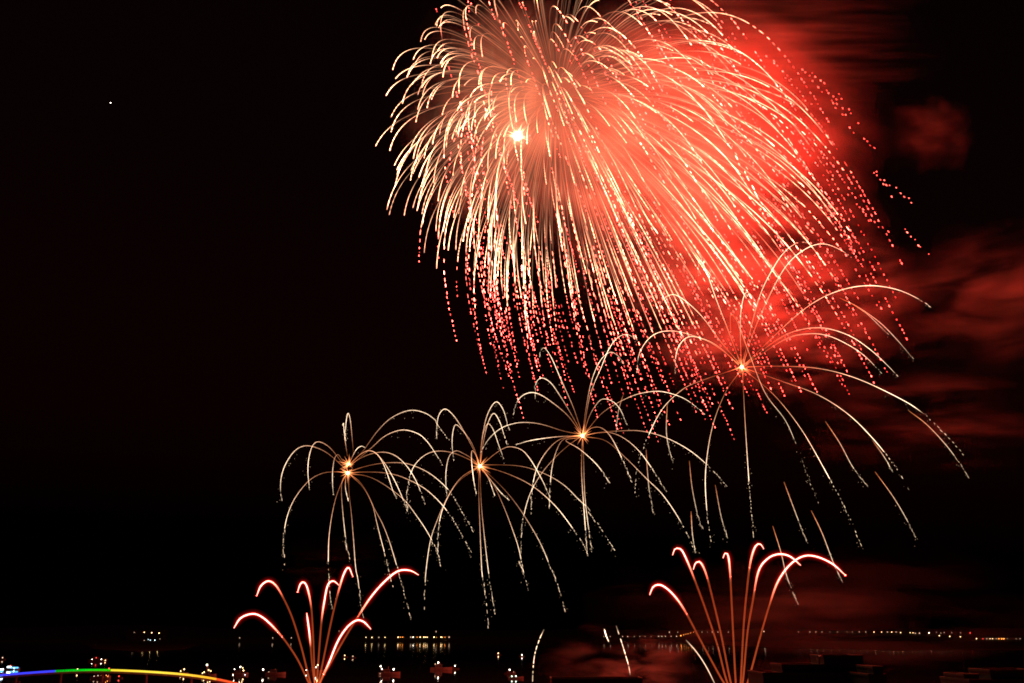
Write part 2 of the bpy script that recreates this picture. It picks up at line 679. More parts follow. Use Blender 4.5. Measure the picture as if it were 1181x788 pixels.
inner = set()
stars = []
NS = 470
for i in range(NS):
    zf = 1 - 2 * (i + 0.5) / NS
    a = i * 2.399963 + rng.uniform(-0.2, 0.2)
    d = np.array((math.sqrt(1 - zf * zf) * math.cos(a), zf, math.sqrt(1 - zf * zf) * math.sin(a)))
    d += rng.normal(size=3) * 0.06
    d /= np.linalg.norm(d)
    sp = 660 * (1 + 0.03 * d[0] - 0.36 * max(0.0, d[0] * d[2])) * rng.uniform(0.90, 1.06)
    if d[2] > -0.25 and rng.random() < 0.30:        # slower stars curl over inside the shell
        sp *= rng.uniform(0.45, 0.82)
        inner.add(i)
    stars.append(d * sp)
for i in range(42):                                   # the left side of the shell is the densest
    d = np.array((-rng.uniform(0.55, 1.0), rng.uniform(-0.6, 0.6), rng.uniform(-0.35, 0.75)))
    stars.append(d / np.linalg.norm(d) * 650 * rng.uniform(0.82, 1.03))
specs = []
for si, v in enumerate(stars):
    d = v / np.linalg.norm(v)
    t0 = rng.uniform(0.30, 0.70)
    t1 = max(t0 + 0.22, rng.uniform(0.72, 1.10))
    if d[0] > 0.2:
        t1 += rng.uniform(0.0, 0.35)
        t0 -= rng.uniform(0.0, 0.12)
    if si in inner:
        t0 = rng.uniform(0.30, 0.55)
        t1 = t0 + rng.uniform(0.2, 0.4)
        t2 = t1 + rng.uniform(0.2, 0.9) if rng.random() < 0.35 else 0.0
    elif d[0] < -0.70 and d[2] > -0.6:
        t1 = rng.uniform(0.82, 1.02)
        t0 = rng.uniform(0.42, 0.60)
        t2 = 0.0
    else:
        t2 = t1 + rng.uniform(0.35, 1.5)
        if rng.random() < (0.22 if d[0] < 0 else 0.12):
            t2 = 0.0
        if d[2] > 0.5 and rng.random() < 0.6:
            t2 = min(t2, t1 + 0.3)
    # the streaks turn to red sparks low in the shell, and burn out lower still
    lim1 = 290 + 75 * rng.random() + 0.2 * max(0, d[0]) * 300
    l2 = 385 + 100 * rng.random()
    off = rng.normal() * 14
    for q in np.arange(t0 + 0.08, max(t1, t2), 0.02):
        x, y = to_px(star_pos(v, q))
        if y > lim1 and q < t1:
            t1 = q
            if t2 <= 0:
                t2 = t1 + 0.3
        right = np.interp(y, [-120, 25, 80, 120, 175, 265, 480], [690, 800, 858, 900, 940, 988, 1015]) + off
        if x > right and q < t1:
            t1 = q
            t2 = 0.0
        lim2 = l2 + 0.22 * min(max(x - 540, 0), 300)
        if (y > lim2 or x > right) and q < t2:
            t2 = q
    specs.append((v, min(t0, t1 - 0.12), t1, t2, rng.uniform(0.9, 4.2) * (1.5 if d[0] < -0.25 else 1.0), rng.uniform(0.5, 1.4)))
# largest in the picture first
specs.sort(key=lambda s: -(np.linalg.norm((star_pos(s[0], max(s[2], s[3])) - star_pos(s[0], s[1]))[[0, 2]])))
for s in specs[:100]:
    mb = MB()
    star_trail(mb, *s)
    mb.build('star_trail', SHELL, shell)
mb = MB()
for s in specs[100:]:
    star_trail(mb, *s)
# stray red sparks blown off to the right
strays = [((926, 80), (948, 105)), ((938, 84), (975, 130)), ((958, 114), (984, 152)), ((968, 110), (990, 140)),
          ((990, 155), (1018, 180)), ((1000, 190), (1030, 225)), ((1010, 200), (1052, 232)), ((880, 60), (912, 92)),
          ((1000, 240), (1030, 275)), ((1043, 264), (1072, 294)), ((975, 220), (1012, 262)), ((890, 70), (935, 120))]
for (a, b_) in strays:
    nb = int(math.hypot(b_[0] - a[0], b_[1] - a[1]) / 6.5) + 2
    dv = at(b_[0], b_[1], DB) - at(a[0], a[1], DB)
    cs = []
    for k in range(nb):
        if rng.random() < 0.25:
            continue
        u = k / (nb - 1)
        cs.append(np.array(tuple(at(a[0] + (b_[0] - a[0]) * u + rng.normal() * 1.2, a[1] + (b_[1] - a[1]) * u + rng.normal() * 1.2, DB + 40) - shell_c)))
    m_ = len(cs)
    spark_line(mb, cs, [dv] * m_, rng.uniform(1.0, 3, m_) * KB, rng.uniform(0.35, 0.8, m_) * KB, rng.uniform(2, 8, m_), [0.95] * m_)
o = mb.build('spark_trails', SHELL, shell)
tag(o, kind='stuff')

# the light the burning stars give off
fire_light('core_light', at(600, 110, 775), (1.0, 0.52, 0.24), 1.4e6, 30, shell)
fire_light('core_light', at(545, 215, 775), (1.0, 0.50, 0.22), 0.75e6, 30, shell)
fire_light('core_light', at(640, 20, 775), (1.0, 0.50, 0.23), 1.1e6, 30, shell)
fire_light('core_light', at(675, 160, 765), (1.0, 0.30, 0.15), 0.85e6, 30, shell)
for (px, py, Y, e, g) in [(775, 60, 740, 2.2, 0.05), (765, 190, 740, 2.4, 0.05), (840, 130, 745, 2.4, 0.03), (850, 240, 740, 3.2, 0.03),
                          (945, 230, 770, 3.6, 0.02), (760, 320, 740, 0.8, 0.03), (890, 350, 770, 2.2, 0.016), (880, 40, 800, 2.8, 0.018), (930, 150, 810, 2.0, 0.018)]:
    fire_light('star_light', at(px, py, Y), (1.0, g, g * 0.6), e * 1.2e6, 30, shell)

# ------------------------------------------------------------------ palm bursts
VA = (310, 460, 200 / 788)
VB = (460, 440, 220 / 788)
VC = (580, 380, 260 / 788)
VD = (730, 260, 400 / 788)
VE = (250, 640, 250 / 1181)
VF = (730, 610, 260 / 1151)
V5 = (310, 450, 410 / 1154)
V6 = (740, 450, 441 / 1181)


def pv(view, *pts):
    return [(view[0] + x * view[2], view[1] + y * view[2]) for x, y in pts]


palms = []
palms.append(dict(core=pv(VA, (359, 338))[0], extra=pv(VA, (364, 297)), Y=590, R=120, dim=1.0,
    label='leftmost small gold palm burst with a double bright heart', tr=[
    pv(VA, (345, 315), (270, 250), (215, 222), (165, 214), (120, 235), (80, 290), (58, 350), (53, 410), (60, 470)),
    pv(VA, (340, 300), (280, 225), (230, 196), (200, 212), (182, 270), (178, 340), (188, 430)),
    pv(VA, (345, 300), (325, 265), (312, 254), (298, 275), (290, 330), (290, 390), (294, 440)),
    pv(VA, (350, 335), (300, 332), (240, 340), (180, 375), (120, 450), (85, 530), (68, 620), (67, 690), (76, 765)),
    pv(VA, (385, 250), (378, 170), (370, 95), (360, 66), (352, 100), (347, 170), (350, 195)),
    pv(VA, (357, 260), (347, 190), (342, 140), (339, 113), (337, 130)),
    pv(VA, (365, 295), (395, 235), (420, 216), (440, 224)),
    pv(VA, (365, 300), (410, 258), (450, 236), (490, 250), (520, 295), (545, 360), (565, 420), (590, 465)),
    pv(VA, (365, 310), (400, 280), (460, 252), (525, 243), (580, 262), (630, 310), (670, 375), (700, 450), (712, 487)),
    pv(VA, (367, 300), (420, 250), (470, 238), (520, 285), (560, 350), (590, 410), (615, 470), (630, 515)),
    pv(VA, (370, 330), (430, 310), (500, 295), (575, 290), (640, 298)) + pv(VB, (110, 370), (160, 405), (210, 455), (250, 520), (290, 590), (315, 640)),
    pv(VA, (370, 336), (440, 333), (520, 336), (590, 350), (650, 375)) + pv(VB, (50, 410), (110, 445), (170, 500), (220, 565), (260, 635), (305, 715)),
    pv(VA, (370, 343), (430, 348), (490, 370), (560, 415), (620, 465), (670, 530), (720, 605), (760, 685), (785, 770)),
    pv(VA, (370, 345), (410, 375), (445, 425), (480, 500), (515, 565), (545, 640), (570, 720)) + pv(VE, (1000, 130), (1030, 240), (1060, 360)),
    pv(VA, (375, 350), (430, 405), (470, 480), (490, 560), (510, 640), (545, 770)) + pv(VE, (935, 80), (965, 185)),
    pv(VA, (362, 350), (365, 430), (375, 520), (385, 640), (395, 770)) + pv(VE, (770, 140), (790, 310), (800, 350)),
    pv(VA, (352, 345), (330, 385), (305, 450), (285, 540), (273, 640), (270, 770)) + pv(VE, (610, 130), (620, 240), (630, 300)),
    pv(VA, (352, 345), (335, 370), (330, 420), (335, 500), (345, 600), (355, 680), (372, 730)),
    pv(VA, (350, 350), (348, 400), (355, 440), (362, 467)),
    pv(VA, (370, 300), (430, 235), (455, 200), (500, 140), (560, 85), (640, 53), (710, 65), (760, 100)) + pv(VB, (155, 172), (190, 220), (213, 250)),
    pv(VA, (370, 305), (440, 245), (470, 220), (520, 175), (570, 150), (620, 142), (680, 160), (720, 195), (755, 245), (785, 295)) + pv(VB, (185, 365)),
    ]))
palms.append(dict(core=pv(VB, (335, 350))[0], extra=[], Y=600, R=135, dim=1.0,
    label='second small gold palm burst from the left, over black sky', tr=[
    pv(VB, (328, 345), (285, 320), (215, 293), (150, 289), (100, 310), (60, 355), (40, 420), (32, 490), (38, 540)),
    pv(VB, (328, 343), (300, 318), (265, 297), (235, 287), (208, 310), (195, 370), (195, 440), (200, 478)),
    pv(VB, (330, 335), (310, 275), (285, 230), (240, 180), (225, 200), (220, 260), (228, 330)),
    pv(VB, (330, 330), (305, 275), (265, 200), (225, 140), (190, 114), (165, 140), (157, 190), (157, 240)),
    pv(VB, (330, 340), (318, 305), (303, 286), (300, 320), (308, 400), (320, 465)),
    pv(VB, (335, 340), (343, 240), (365, 140), (400, 85), (430, 115), (450, 180), (458, 205)),
    pv(VB, (337, 335), (355, 220), (375, 155), (395, 133), (420, 175), (440, 240), (455, 265)),
    pv(VB, (338, 335), (343, 260), (350, 210), (368, 175), (390, 200), (415, 270), (437, 330)),
    pv(VB, (342, 345), (390, 305), (430, 278), (465, 270), (510, 285), (545, 325), (580, 385), (610, 445), (620, 480)),
    pv(VB, (345, 345), (430, 345), (500, 350), (560, 365), (630, 395), (690, 435), (740, 485), (788, 530)) + pv(VC, (300, 640), (345, 700), (395, 780)),
    pv(VB, (345, 353), (400, 365), (470, 390), (540, 425), (600, 470), (660, 530), (720, 610), (770, 690), (785, 730)),
    pv(VB, (343, 360), (390, 425), (430, 510), (465, 600), (495, 690), (513, 785)) + pv(V5, (815, 560), (845, 655)),
    pv(VB, (346, 360), (420, 430), (480, 500), (540, 590), (590, 680), (633, 785)) + pv(V5, (940, 640), (970, 752)),
    pv(VB, (333, 362), (330, 450), (335, 600), (343, 785)) + pv(V5, (700, 640), (715, 780)),
    pv(VB, (336, 365), (338, 450), (345, 560), (370, 785)) + pv(V5, (735, 735),),
    pv(VB, (328, 353), (260, 395), (215, 455), (180, 530), (165, 600), (160, 680), (163, 710)),
    pv(VB, (325, 358), (250, 410), (200, 480), (160, 570), (130, 660), (112, 785)) + pv(V5, (507, 650), (505, 720)),
    pv(VB, (345, 365), (370, 400), (385, 440), (395, 470)),
    pv(VB, (345, 362), (405, 440), (430, 468), (455, 490)),
    ]))
palms.append(dict(core=pv(VC, (278, 372))[0], extra=[], Y=610, R=150, dim=1.0,
    label='third small gold palm burst from the left, under the red falling sparks', tr=[
    pv(VB, (748, 218), (680, 205), (600, 180), (540, 170), (480, 173), (420, 195), (370, 240), (335, 300)),
    pv(VC, (268, 373), (210, 374), (150, 380), (90, 390), (48, 403)),
    pv(VB, (745, 222), (665, 240), (610, 290), (570, 360), (550, 450), (547, 555)),
    pv(VB, (745, 224), (680, 240), (650, 290), (632, 360), (625, 440), (622, 525)),
    pv(VB, (748, 230), (700, 265), (650, 310), (590, 380), (540, 470), (510, 590), (503, 715)),
    pv(VC, (272, 362), (230, 305), (185, 265), (130, 228), (90, 222), (55, 245), (33, 300)),
    pv(VC, (273, 358), (235, 290), (195, 225), (165, 185), (135, 170), (115, 190), (112, 245)),
    pv(VC, (274, 355), (245, 270), (205, 180), (170, 100), (145, 65), (130, 80), (130, 100)),
    pv(VC, (280, 360), (290, 280), (310, 180), (340, 110), (375, 80), (405, 95), (422, 122)),
    pv(VC, (282, 358), (305, 230), (345, 130), (370, 70), (400, 30), (435, 18), (475, 42)),
    pv(VC, (284, 360), (300, 310), (318, 275), (345, 245), (380, 250), (410, 280), (435, 338)),
    pv(VC, (285, 367), (310, 345), (345, 345), (380, 380), (420, 460), (452, 540)),
    pv(VC, (288, 370), (330, 362), (380, 362), (430, 385), (480, 430), (530, 500), (575, 573)),
    pv(VC, (288, 375), (360, 390), (430, 450), (500, 520), (560, 580), (620, 670), (675, 780)),
    pv(VC, (288, 371), (340, 360), (410, 355), (480, 355), (560, 375), (640, 415), (710, 470), (788, 555)),
    pv(VC, (278, 385), (275, 500), (285, 650), (295, 785)),
    pv(VC, (280, 385), (282, 450), (288, 600), (312, 785)),
    pv(VC, (286, 364), (350, 290), (435, 240), (500, 220), (560, 218), (630, 240), (680, 275), (712, 303)),
    pv(VC, (270, 378), (220, 388), (270, 420), (330, 475), (375, 540)),
    pv(VC, (420, 230), (405, 280), (398, 330), (396, 360)),
    ]))
palms.append(dict(core=pv(VD, (247, 322))[0], extra=[], Y=620, R=210, dim=0.95,
    bright=1.35, label='rightmost and widest gold palm burst before red smoke', tr=[
    pv(VD, (238, 325), (150, 355), (110, 375), (65, 420), (30, 490), (10, 550), (4, 615)),
    pv(VD, (243, 332), (210, 380), (180, 460), (165, 560), (168, 650), (178, 725)),
    pv(VD, (240, 317), (200, 280), (165, 260), (125, 254), (100, 285), (95, 345)),
    pv(VD, (240, 315), (190, 275), (150, 255), (90, 240), (45, 250), (15, 290), (8, 340)),
    pv(VD, (242, 314), (200, 265), (155, 205), (110, 165), (85, 158), (65, 175), (60, 210)),
    pv(VD, (243, 310), (215, 235), (190, 170), (165, 100), (150, 80), (148, 120)),
    pv(VD, (246, 312), (244, 240), (246, 190), (255, 155), (268, 158), (285, 185)),
    pv(VD, (222, 240), (222, 203), (235, 215), (260, 280), (300, 380), (350, 450), (390, 550), (425, 640)),
    pv(VD, (250, 310), (285, 170), (320, 95), (350, 55), (380, 38), (400, 42)),
    pv(VD, (252, 312), (275, 240), (315, 150), (350, 90), (390, 55), (430, 42), (470, 55), (503, 78)),
    pv(VD, (256, 314), (360, 215), (420, 170), (480, 145), (540, 137), (600, 146), (650, 168), (682, 190)),
    pv(VD, (257, 315), (320, 265), (370, 240), (430, 233), (490, 250), (540, 283), (580, 320), (605, 347)),
    pv(VD, (257, 317), (340, 262), (390, 247), (440, 250), (490, 272), (530, 300), (568, 340)),
    pv(VD, (258, 322), (330, 320), (420, 325), (500, 345), (580, 380), (650, 420), (710, 475), (757, 530)),
    pv(VD, (470, 165), (510, 185), (560, 220), (600, 260), (638, 305)),
    pv(VD, (500, 180), (530, 200), (560, 228), (580, 248)),
    pv(VD, (625, 420), (670, 455), (720, 510), (765, 575)),
    pv(VD, (257, 326), (340, 355), (420, 385), (490, 430), (550, 490), (600, 555), (630, 607)),
    pv(VD, (255, 330), (320, 385), (380, 460), (430, 545), (480, 640), (522, 735)),
    pv(VD, (437, 445), (470, 495), (500, 550), (535, 595)),
    pv(VD, (550, 560), (590, 615), (620, 665), (645, 715)),
    pv(VD, (343, 583), (370, 655), (395, 720)),
    pv(VD, (405, 648), (430, 700)) + pv(V6, (595, 540), (622, 595)),
    pv(V6, (405, 420), (430, 500), (450, 580), (485, 665)),
    pv(VD, (249, 335), (255, 450), (262, 560), (268, 640), (275, 715)),
    pv(VD, (128, 535), (135, 600), (150, 670), (160, 690)),
    pv(VD, (187, 590), (200, 660), (215, 712)),
    pv(VD, (132, 650), (135, 700), (142, 745)),
    pv(VD, (78, 405), (76, 470), (84, 515), (92, 540)),
    pv(VD, (30, 510), (33, 560), (38, 610), (47, 655)),
    pv(VD, (545, 490), (570, 525), (590, 560)),
    ]))


def palm_trail(mb, pts, core, Y, R, gl, gain=1.0):
    P = spline(pts, 48)
    k = Y / F
    r = max(math.hypot(x - core[0], y - core[1]) for x, y in P)
    dz = math.sqrt(max(R * R - min(r, R) ** 2, 0.0)) * k * random.choice((-1, 1)) * random.uniform(0.5, 0.95)
    starts_at_core = math.hypot(P[0][0] - core[0], P[0][1] - core[1]) < 26
    u = np.linspace(0, 1, len(P))
    Q = np.array([tuple(at(x, y, Y + dz * (1 - math.exp(-2.2 * (w if starts_at_core else 0.5 + w / 2))))) for (x, y), w in zip(P, u)])
    plen = np.sum(np.linalg.norm(np.diff(P, axis=0), axis=1))
    if starts_at_core:
        rise = np.clip(0.07 + 1.5 * np.clip(u - 0.05, 0, 1) ** 1.2, 0, 1)
        near = np.exp(-((P[:, 0] - core[0]) ** 2 + (P[:, 1] - core[1]) ** 2) / (2 * 9.0 ** 2))
        rise = rise + 0.55 * near
    else:
        rise = np.clip(0.4 + 4 * u, 0, 1)
    fade = np.clip((1.02 - u) / 0.35, 0.0, 1) ** 0.9
    burn = 2.5 * gain * rise * (0.12 + 0.88 * fade) * (1.0 if starts_at_core else 0.28) * random.uniform(0.7, 1.1)
    age = np.clip(u * 1.9 - 0.15, 0, 1)
    burn = burn * (1 + 0.18 * np.sin(u * plen * 0.9 + random.uniform(0, 6)))
    rad = k * (0.21 + 0.14 * np.clip(rise, 0, 1)) * (0.55 + 0.45 * fade)
    low = P[-1][1] > core[1] + 45
    cut = int(len(P) * (random.uniform(0.62, 0.8) if low else random.uniform(0.82, 0.95)))
    pl, rl, bl, al = list(Q[:cut + 1]), list(rad[:cut + 1]), list(burn[:cut + 1]), list(age[:cut + 1])
    C = [Q[i] + np.array((random.gauss(0, 0.35), 0, random.gauss(0, 0.2))) * k for i in range(cut + 1, len(P) - 1) if random.random() < 0.85]
    if C:                                     # the end breaks up into sparks
        t_ = MB()
        P2, R2, B2, A2 = spark_line(t_, C, [Q[-1] - Q[cut]] * len(C), [3.0 * k * random.uniform(0.4, 1.3) for _ in C], [0.30 * k] * len(C),
                                    [random.uniform(0.25, 1.5) * (1.0 if starts_at_core else 0.5) for _ in C], [1.0] * len(C))
        if len(P2) > 2:
            pl += P2
            rl += R2
            bl += B2
            al += A2
    mb.tube(pl, rl, 4, burn=bl, age=al)
    for _ in range(int(plen / 9)):            # glitter dropping off the outer half
        w = random.uniform(0.45, 1.0)
        i = int(w * (len(P) - 1))
        c = Q[i] + np.array((random.gauss(0, 2.2), random.gauss(0, 2), -abs(random.gauss(0, 4)))) * k
        r_ = random.uniform(0.22, 0.42) * k
        gl.bead(c, (0.1, 0, 1), r_ * 2, r_, n=4, burn=random.uniform(0.05, 0.5), age=1.0)


for pd in palms:
    c0 = at(pd['core'][0], pd['core'][1], pd['Y'])
    k = pd['Y'] / F
    root = empty('palm_burst', c0, pd['label'], 'firework', 'gold palm bursts under the giant shell')
    gl = MB()
    for pts in pd['tr']:
        mb = MB()
        palm_trail(mb, pts, pd['core'], pd['Y'], pd['R'], gl, pd.get('bright', 1.0))
        mb.build('star_trail', GOLD, root, origin=c0)
    o = gl.build('glitter', GOLD, root, origin=c0)
    tag(o, kind='stuff')
    mb = MB()
    mb.ball(c0, 1.7 * k, burn=14.0, age=0.45)
    hearts = [c0] + [at(x, y, pd['Y']) for x, y in pd['extra']]
    for hi, h in enumerate(hearts):
        if hi:
            mb.ball(h, 1.2 * k, burn=5.0, age=0.2)
        for i in range(26):
            d = rng.normal(size=3)
            d /= np.linalg.norm(d)
            L = rng.uniform(6, 15) * k
            q = np.array(tuple(h))
            mb.tube([q + d * k, q + d * L * 0.5, q + d * L], [0.5 * k, 0.42 * k, 0.1 * k], 4, burn=[3.0, 1.1, 0.12], age=0.0)
    mb.build('heart', GOLD, root, origin=c0)
    fire_light('burst_light', c0 + Vector((0, -8, 0)), (1.0, 0.35, 0.15), 0.7e5, 4, root)

# ------------------------------------------------------------------ red comet fans
def comet(mb, pts, Y, hot, spread):
    """pts from the tip back to the mortar"""
    P = spline(pts, 60)[::-1]
    k = Y / F
    u = np.linspace(0, 1, len(P))
    Q = np.array([tuple(at(x, y, Y + spread * w)) for (x, y), w in zip(P, u)])
    h = np.clip((u - (1 - hot)) / 0.18, 0, 1)
    tip = np.clip((1 - u) / 0.08, 0, 1)
    burn = 0.27 + 0.34 * np.exp(-u * 6) + 8.0 * h ** 1.6
    rad = k * (0.95 - 0.36 * h) * (0.5 + 0.5 * tip)
    burn = burn * (0.5 + 0.5 * tip)
    mb.tube(Q, rad, 6, burn=burn, age=1 - h)
    hot_i = [i for i in range(len(P)) if h[i] > 0.12]
    g = np.clip(h[hot_i] * 1.4, 0.2, 1) * (0.45 + 0.55 * np.clip((1 - u[hot_i]) / 0.06, 0, 1))
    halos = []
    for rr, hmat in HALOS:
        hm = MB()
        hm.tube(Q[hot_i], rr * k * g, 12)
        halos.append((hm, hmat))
    return halos


fans = [
 (VE, (365.0, 805.0), 575, 'left fan of red comets with hooked tips above the water', [
  ([(93, 400), (130, 345), (190, 322), (240, 335), (300, 385), (370, 465), (440, 570), (500, 695)], 0.50),
  ([(217, 225), (240, 170), (280, 143), (320, 165), (360, 230), (410, 340), (460, 500), (500, 660), (515, 710)], 0.30),
  ([(440, 205), (455, 160), (475, 150), (495, 185), (515, 290), (525, 450), (535, 700)], 0.32),
  ([(490, 318), (500, 390), (508, 460), (520, 600), (533, 700)], 0.42),
  ([(665, 165), (635, 143), (605, 165), (585, 260), (570, 370), (555, 560), (545, 700)], 0.42),
  ([(742, 120), (718, 70), (690, 110), (655, 230), (620, 380), (575, 600), (553, 700)], 0.30),
  ([(1100, 110), (1050, 85), (985, 90), (910, 150), (840, 230), (780, 320), (700, 450), (620, 590), (566, 690)], 0.50),
  ([(840, 405), (800, 365), (760, 358), (710, 395), (660, 470), (610, 590), (562, 695)], 0.80)]),
 (VF, (851.5, 812.0), 575, 'right fan of red comets with hooked tips beside dark roofs', [
  ([(85, 338), (105, 295), (145, 288), (200, 330), (260, 410), (340, 560), (410, 690), (465, 787)], 0.38),
  ([(202, 135), (215, 103), (245, 105), (275, 160), (315, 260), (370, 410), (430, 590), (480, 780)], 0.28),
  ([(308, 208), (320, 175), (345, 172), (375, 235), (410, 370), (450, 540), (500, 787)], 0.22),
  ([(460, 150), (470, 125), (485, 135), (495, 210), (505, 400), (515, 600), (525, 787)], 0.24),
  ([(668, 103), (650, 78), (625, 90), (600, 170), (580, 330), (565, 500), (550, 787)], 0.24),
  ([(857, 187), (800, 140), (740, 130), (685, 155), (640, 220), (610, 380), (585, 530), (560, 787)], 0.42),
  ([(1085, 238), (1020, 180), (940, 143), (870, 140), (800, 185), (740, 270), (700, 380), (650, 550), (585, 787)], 0.52)])]
for view, base, Y, label, comets in fans:
    c0 = at(base[0], base[1], Y)
    root = empty('comet_fan', c0, label, 'firework', 'red comet fans rising from the water')
    for i, (pts, hot) in enumerate(comets):
        mb = MB()
        q = pv(view, *pts) + [base]
        halos = comet(mb, q, Y, hot, random.uniform(-30, 30))
        co = mb.build('comet', RED, root, origin=c0)
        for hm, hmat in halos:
            hm.build('lens_bloom', hmat, co, origin=c0)
    tipx = np.mean([pv(view, c[0][0])[0][0] for c in comets])
    tipy = np.mean([pv(view, c[0][0])[0][1] for c in comets])
    fire_light('comet_light', at(tipx, tipy + 20, Y + 10), (1.0, 0.035, 0.022), 5e5, 12, root)

# lone white sparks falling through the low smoke
falls = [
 ('white broken spark trail dropping left of the low red smoke', [(627, 727), (622, 738), (617, 754), (615, 770), (614, 792)], 1.0),
 ('short faint white spark trail above the low red smoke', [(697, 726), (699, 733), (702, 740)], 0.8),
 ('white spark trail slanting down over the low red smoke', [(711, 723), (716, 738), (721, 754), (725, 768), (727, 779)], 1.0),
 ('smooth white spark trail sloping down to the right comet fan', [(791, 738), (804, 753), (815, 770), (826, 792)], 1.6)]
for label, pts, h in falls:
    c0 = at(pts[0][0], pts[0][1], 585)
    k = 585 / F
    P = spline(pts, 30)
    mb = MB()
    Q = np.array([tuple(at(x, y, 585)) for x, y in P])
    u = np.linspace(0, 1, 30)
    env = np.clip(u * 6, 0.1, 1) * np.clip((1.05 - u) * 3, 0.1, 1)
    if h > 1.2:
        mb.tube(Q, 0.5 * k, 4, burn=1.3 * env, age=0.9)
    else:
        ii = [i for i in range(29) if random.random() < 0.88]
        spark_line(mb, [Q[i] for i in ii], [Q[i + 1] - Q[i] for i in ii], [2.2 * k * random.uniform(0.7, 1.3) for _ in ii], [0.42 * k] * len(ii),
                   [2.2 * h * env[i] * random.uniform(0.5, 1.4) for i in ii], [0.9] * len(ii))
    o = mb.build('spark_trail', GOLD, None, origin=c0)
    tag(o, label, 'firework', 'loose white sparks near the water')

# ------------------------------------------------------------------ lit footbridge, bottom left
YB = 700.0
kb = YB / F
prof = spline([(-60, 789), (-30, 784), (0, 779.2), (30, 776.6), (65, 774.2), (95, 773.0), (120, 772.9), (150, 773.8),
               (180, 775.4), (215, 778.2), (245, 782.4), (270, 787.6), (290, 793), (310, 799)], 140)
b0 = on_water(110, 790)
b0 = Vector((at(110, 775, YB).x, YB, 0))
bridge = empty('arched_footbridge', b0, 'arched footbridge outlined in blue, green, yellow and red light', 'bridge')
L3 = [at(x, y, YB) for x, y in prof]


def strip(i0, i1, dy, z0, z1, th, name, mat, label=None):
    mb = MB()
    vs, fs = [], []
    for i in range(i0, i1 + 1):
        p_ = L3[i]
        for (yy, zz) in ((dy - th, z0), (dy + th, z0), (dy + th, z1), (dy - th, z1)):
            vs.append((p_.x, p_.y + yy, p_.z + zz))
    n = i1 - i0 + 1
    for i in range(n - 1):
        for k in range(4):
            k2 = (k + 1) % 4
            fs.append((i * 4 + k, i * 4 + k2, (i + 1) * 4 + k2, (i + 1) * 4 + k))
    fs += [(3, 2, 1, 0), tuple((n - 1) * 4 + k for k in range(4))]
    mb.add(vs, fs)
    o = mb.build(name, mat, bridge, origin=b0)
    if label:
        tag(o, label)
    return o


def strip_mat(name, stops, x0, x1, strength):
    """LED strip: the lamps themselves change hue along the bridge"""
    m, t, out = mat_new(name)
    tc = t.nodes.new('ShaderNodeTexCoord')
    sx = t.nodes.new('ShaderNodeSeparateXYZ')
    mr = t.nodes.new('ShaderNodeMapRange')
    mr.inputs[1].default_value = x0
    mr.inputs[2].default_value = x1
    rp = t.nodes.new('ShaderNodeValToRGB')
    while len(rp.color_ramp.elements) < len(stops):
        rp.color_ramp.elements.new(0.5)
    for el, (p_, c) in zip(rp.color_ramp.elements, stops):
        el.position = p_
        el.color = c + (1,)
    e = t.nodes.new('ShaderNodeEmission')
    e.inputs[1].default_value = strength
    t.links.new(tc.outputs['Object'], sx.inputs[0])
    t.links.new(sx.outputs[0], mr.inputs[0])
    t.links.new(mr.outputs[0], rp.inputs[0])
    t.links.new(rp.outputs[0], e.inputs[0])
    t.links.new(e.outputs[0], out.inputs[0])
    return m


def pidx(px):
    return int(np.argmin(np.abs(prof[:, 0] - px)))


def bx(px):
    return at(px, 776, YB).x - b0.x


cuts = [0, pidx(65), pidx(130), pidx(250), len(prof) - 1]
hues = [
 strip_mat('blue_strip', [(0, (0.012, 0.010, 0.85)), (0.5, (0.05, 0.045, 0.95)), (1, (0.04, 0.05, 0.95))], bx(-60), bx(65), 1.25),
 strip_mat('green_strip', [(0, (0.0, 0.30, 0.01)), (0.5, (0.0, 0.55, 0.01)), (1, (0.02, 0.50, 0.0))], bx(65), bx(130), 1.2),
 strip_mat('yellow_strip', [(0, (0.85, 0.62, 0.03)), (0.45, (0.95, 0.72, 0.06)), (1, (1.0, 0.42, 0.02))], bx(130), bx(250), 1.3),
 strip_mat('red_strip', [(0, (0.9, 0.09, 0.02)), (1, (0.8, 0.05, 0.015))], bx(250), bx(310), 1.3)]
for i, (nm, hm) in enumerate(zip(('blue light strip', 'green light strip', 'yellow light strip', 'red light strip'), hues)):
    strip(cuts[i], cuts[i + 1], -2.2, -0.55, 0.75, 0.12, 'light_strip', hm, nm)
strip(0, len(prof) - 1, 0.0, -1.9, -0.65, 1.9, 'deck', CONCRETE)
mb = MB()
for i in range(0, len(L3), 3):
    p_ = L3[i]
    mb.box((p_.x, p_.y + 1.8, p_.z - 0.1), (0.14, 0.14, 1.1))
for i in range(len(L3) - 1):
    pass
mb.tube([(q.x, q.y + 1.8, q.z + 0.5) for q in L3], 0.08, 5)
mb.build('railing', STEEL, bridge, origin=b0)
for px in (-30, 20, 70, 120, 170, 220, 262):
    q = L3[pidx(px)]
    mb = MB()
    mb.tube([(q.x, q.y, -3), (q.x, q.y, q.z - 2.6), (q.x, q.y, q.z - 1.8)], [0.9, 0.75, 1.5], 12)
    mb.build('pier', CONCRETE, bridge, origin=b0)

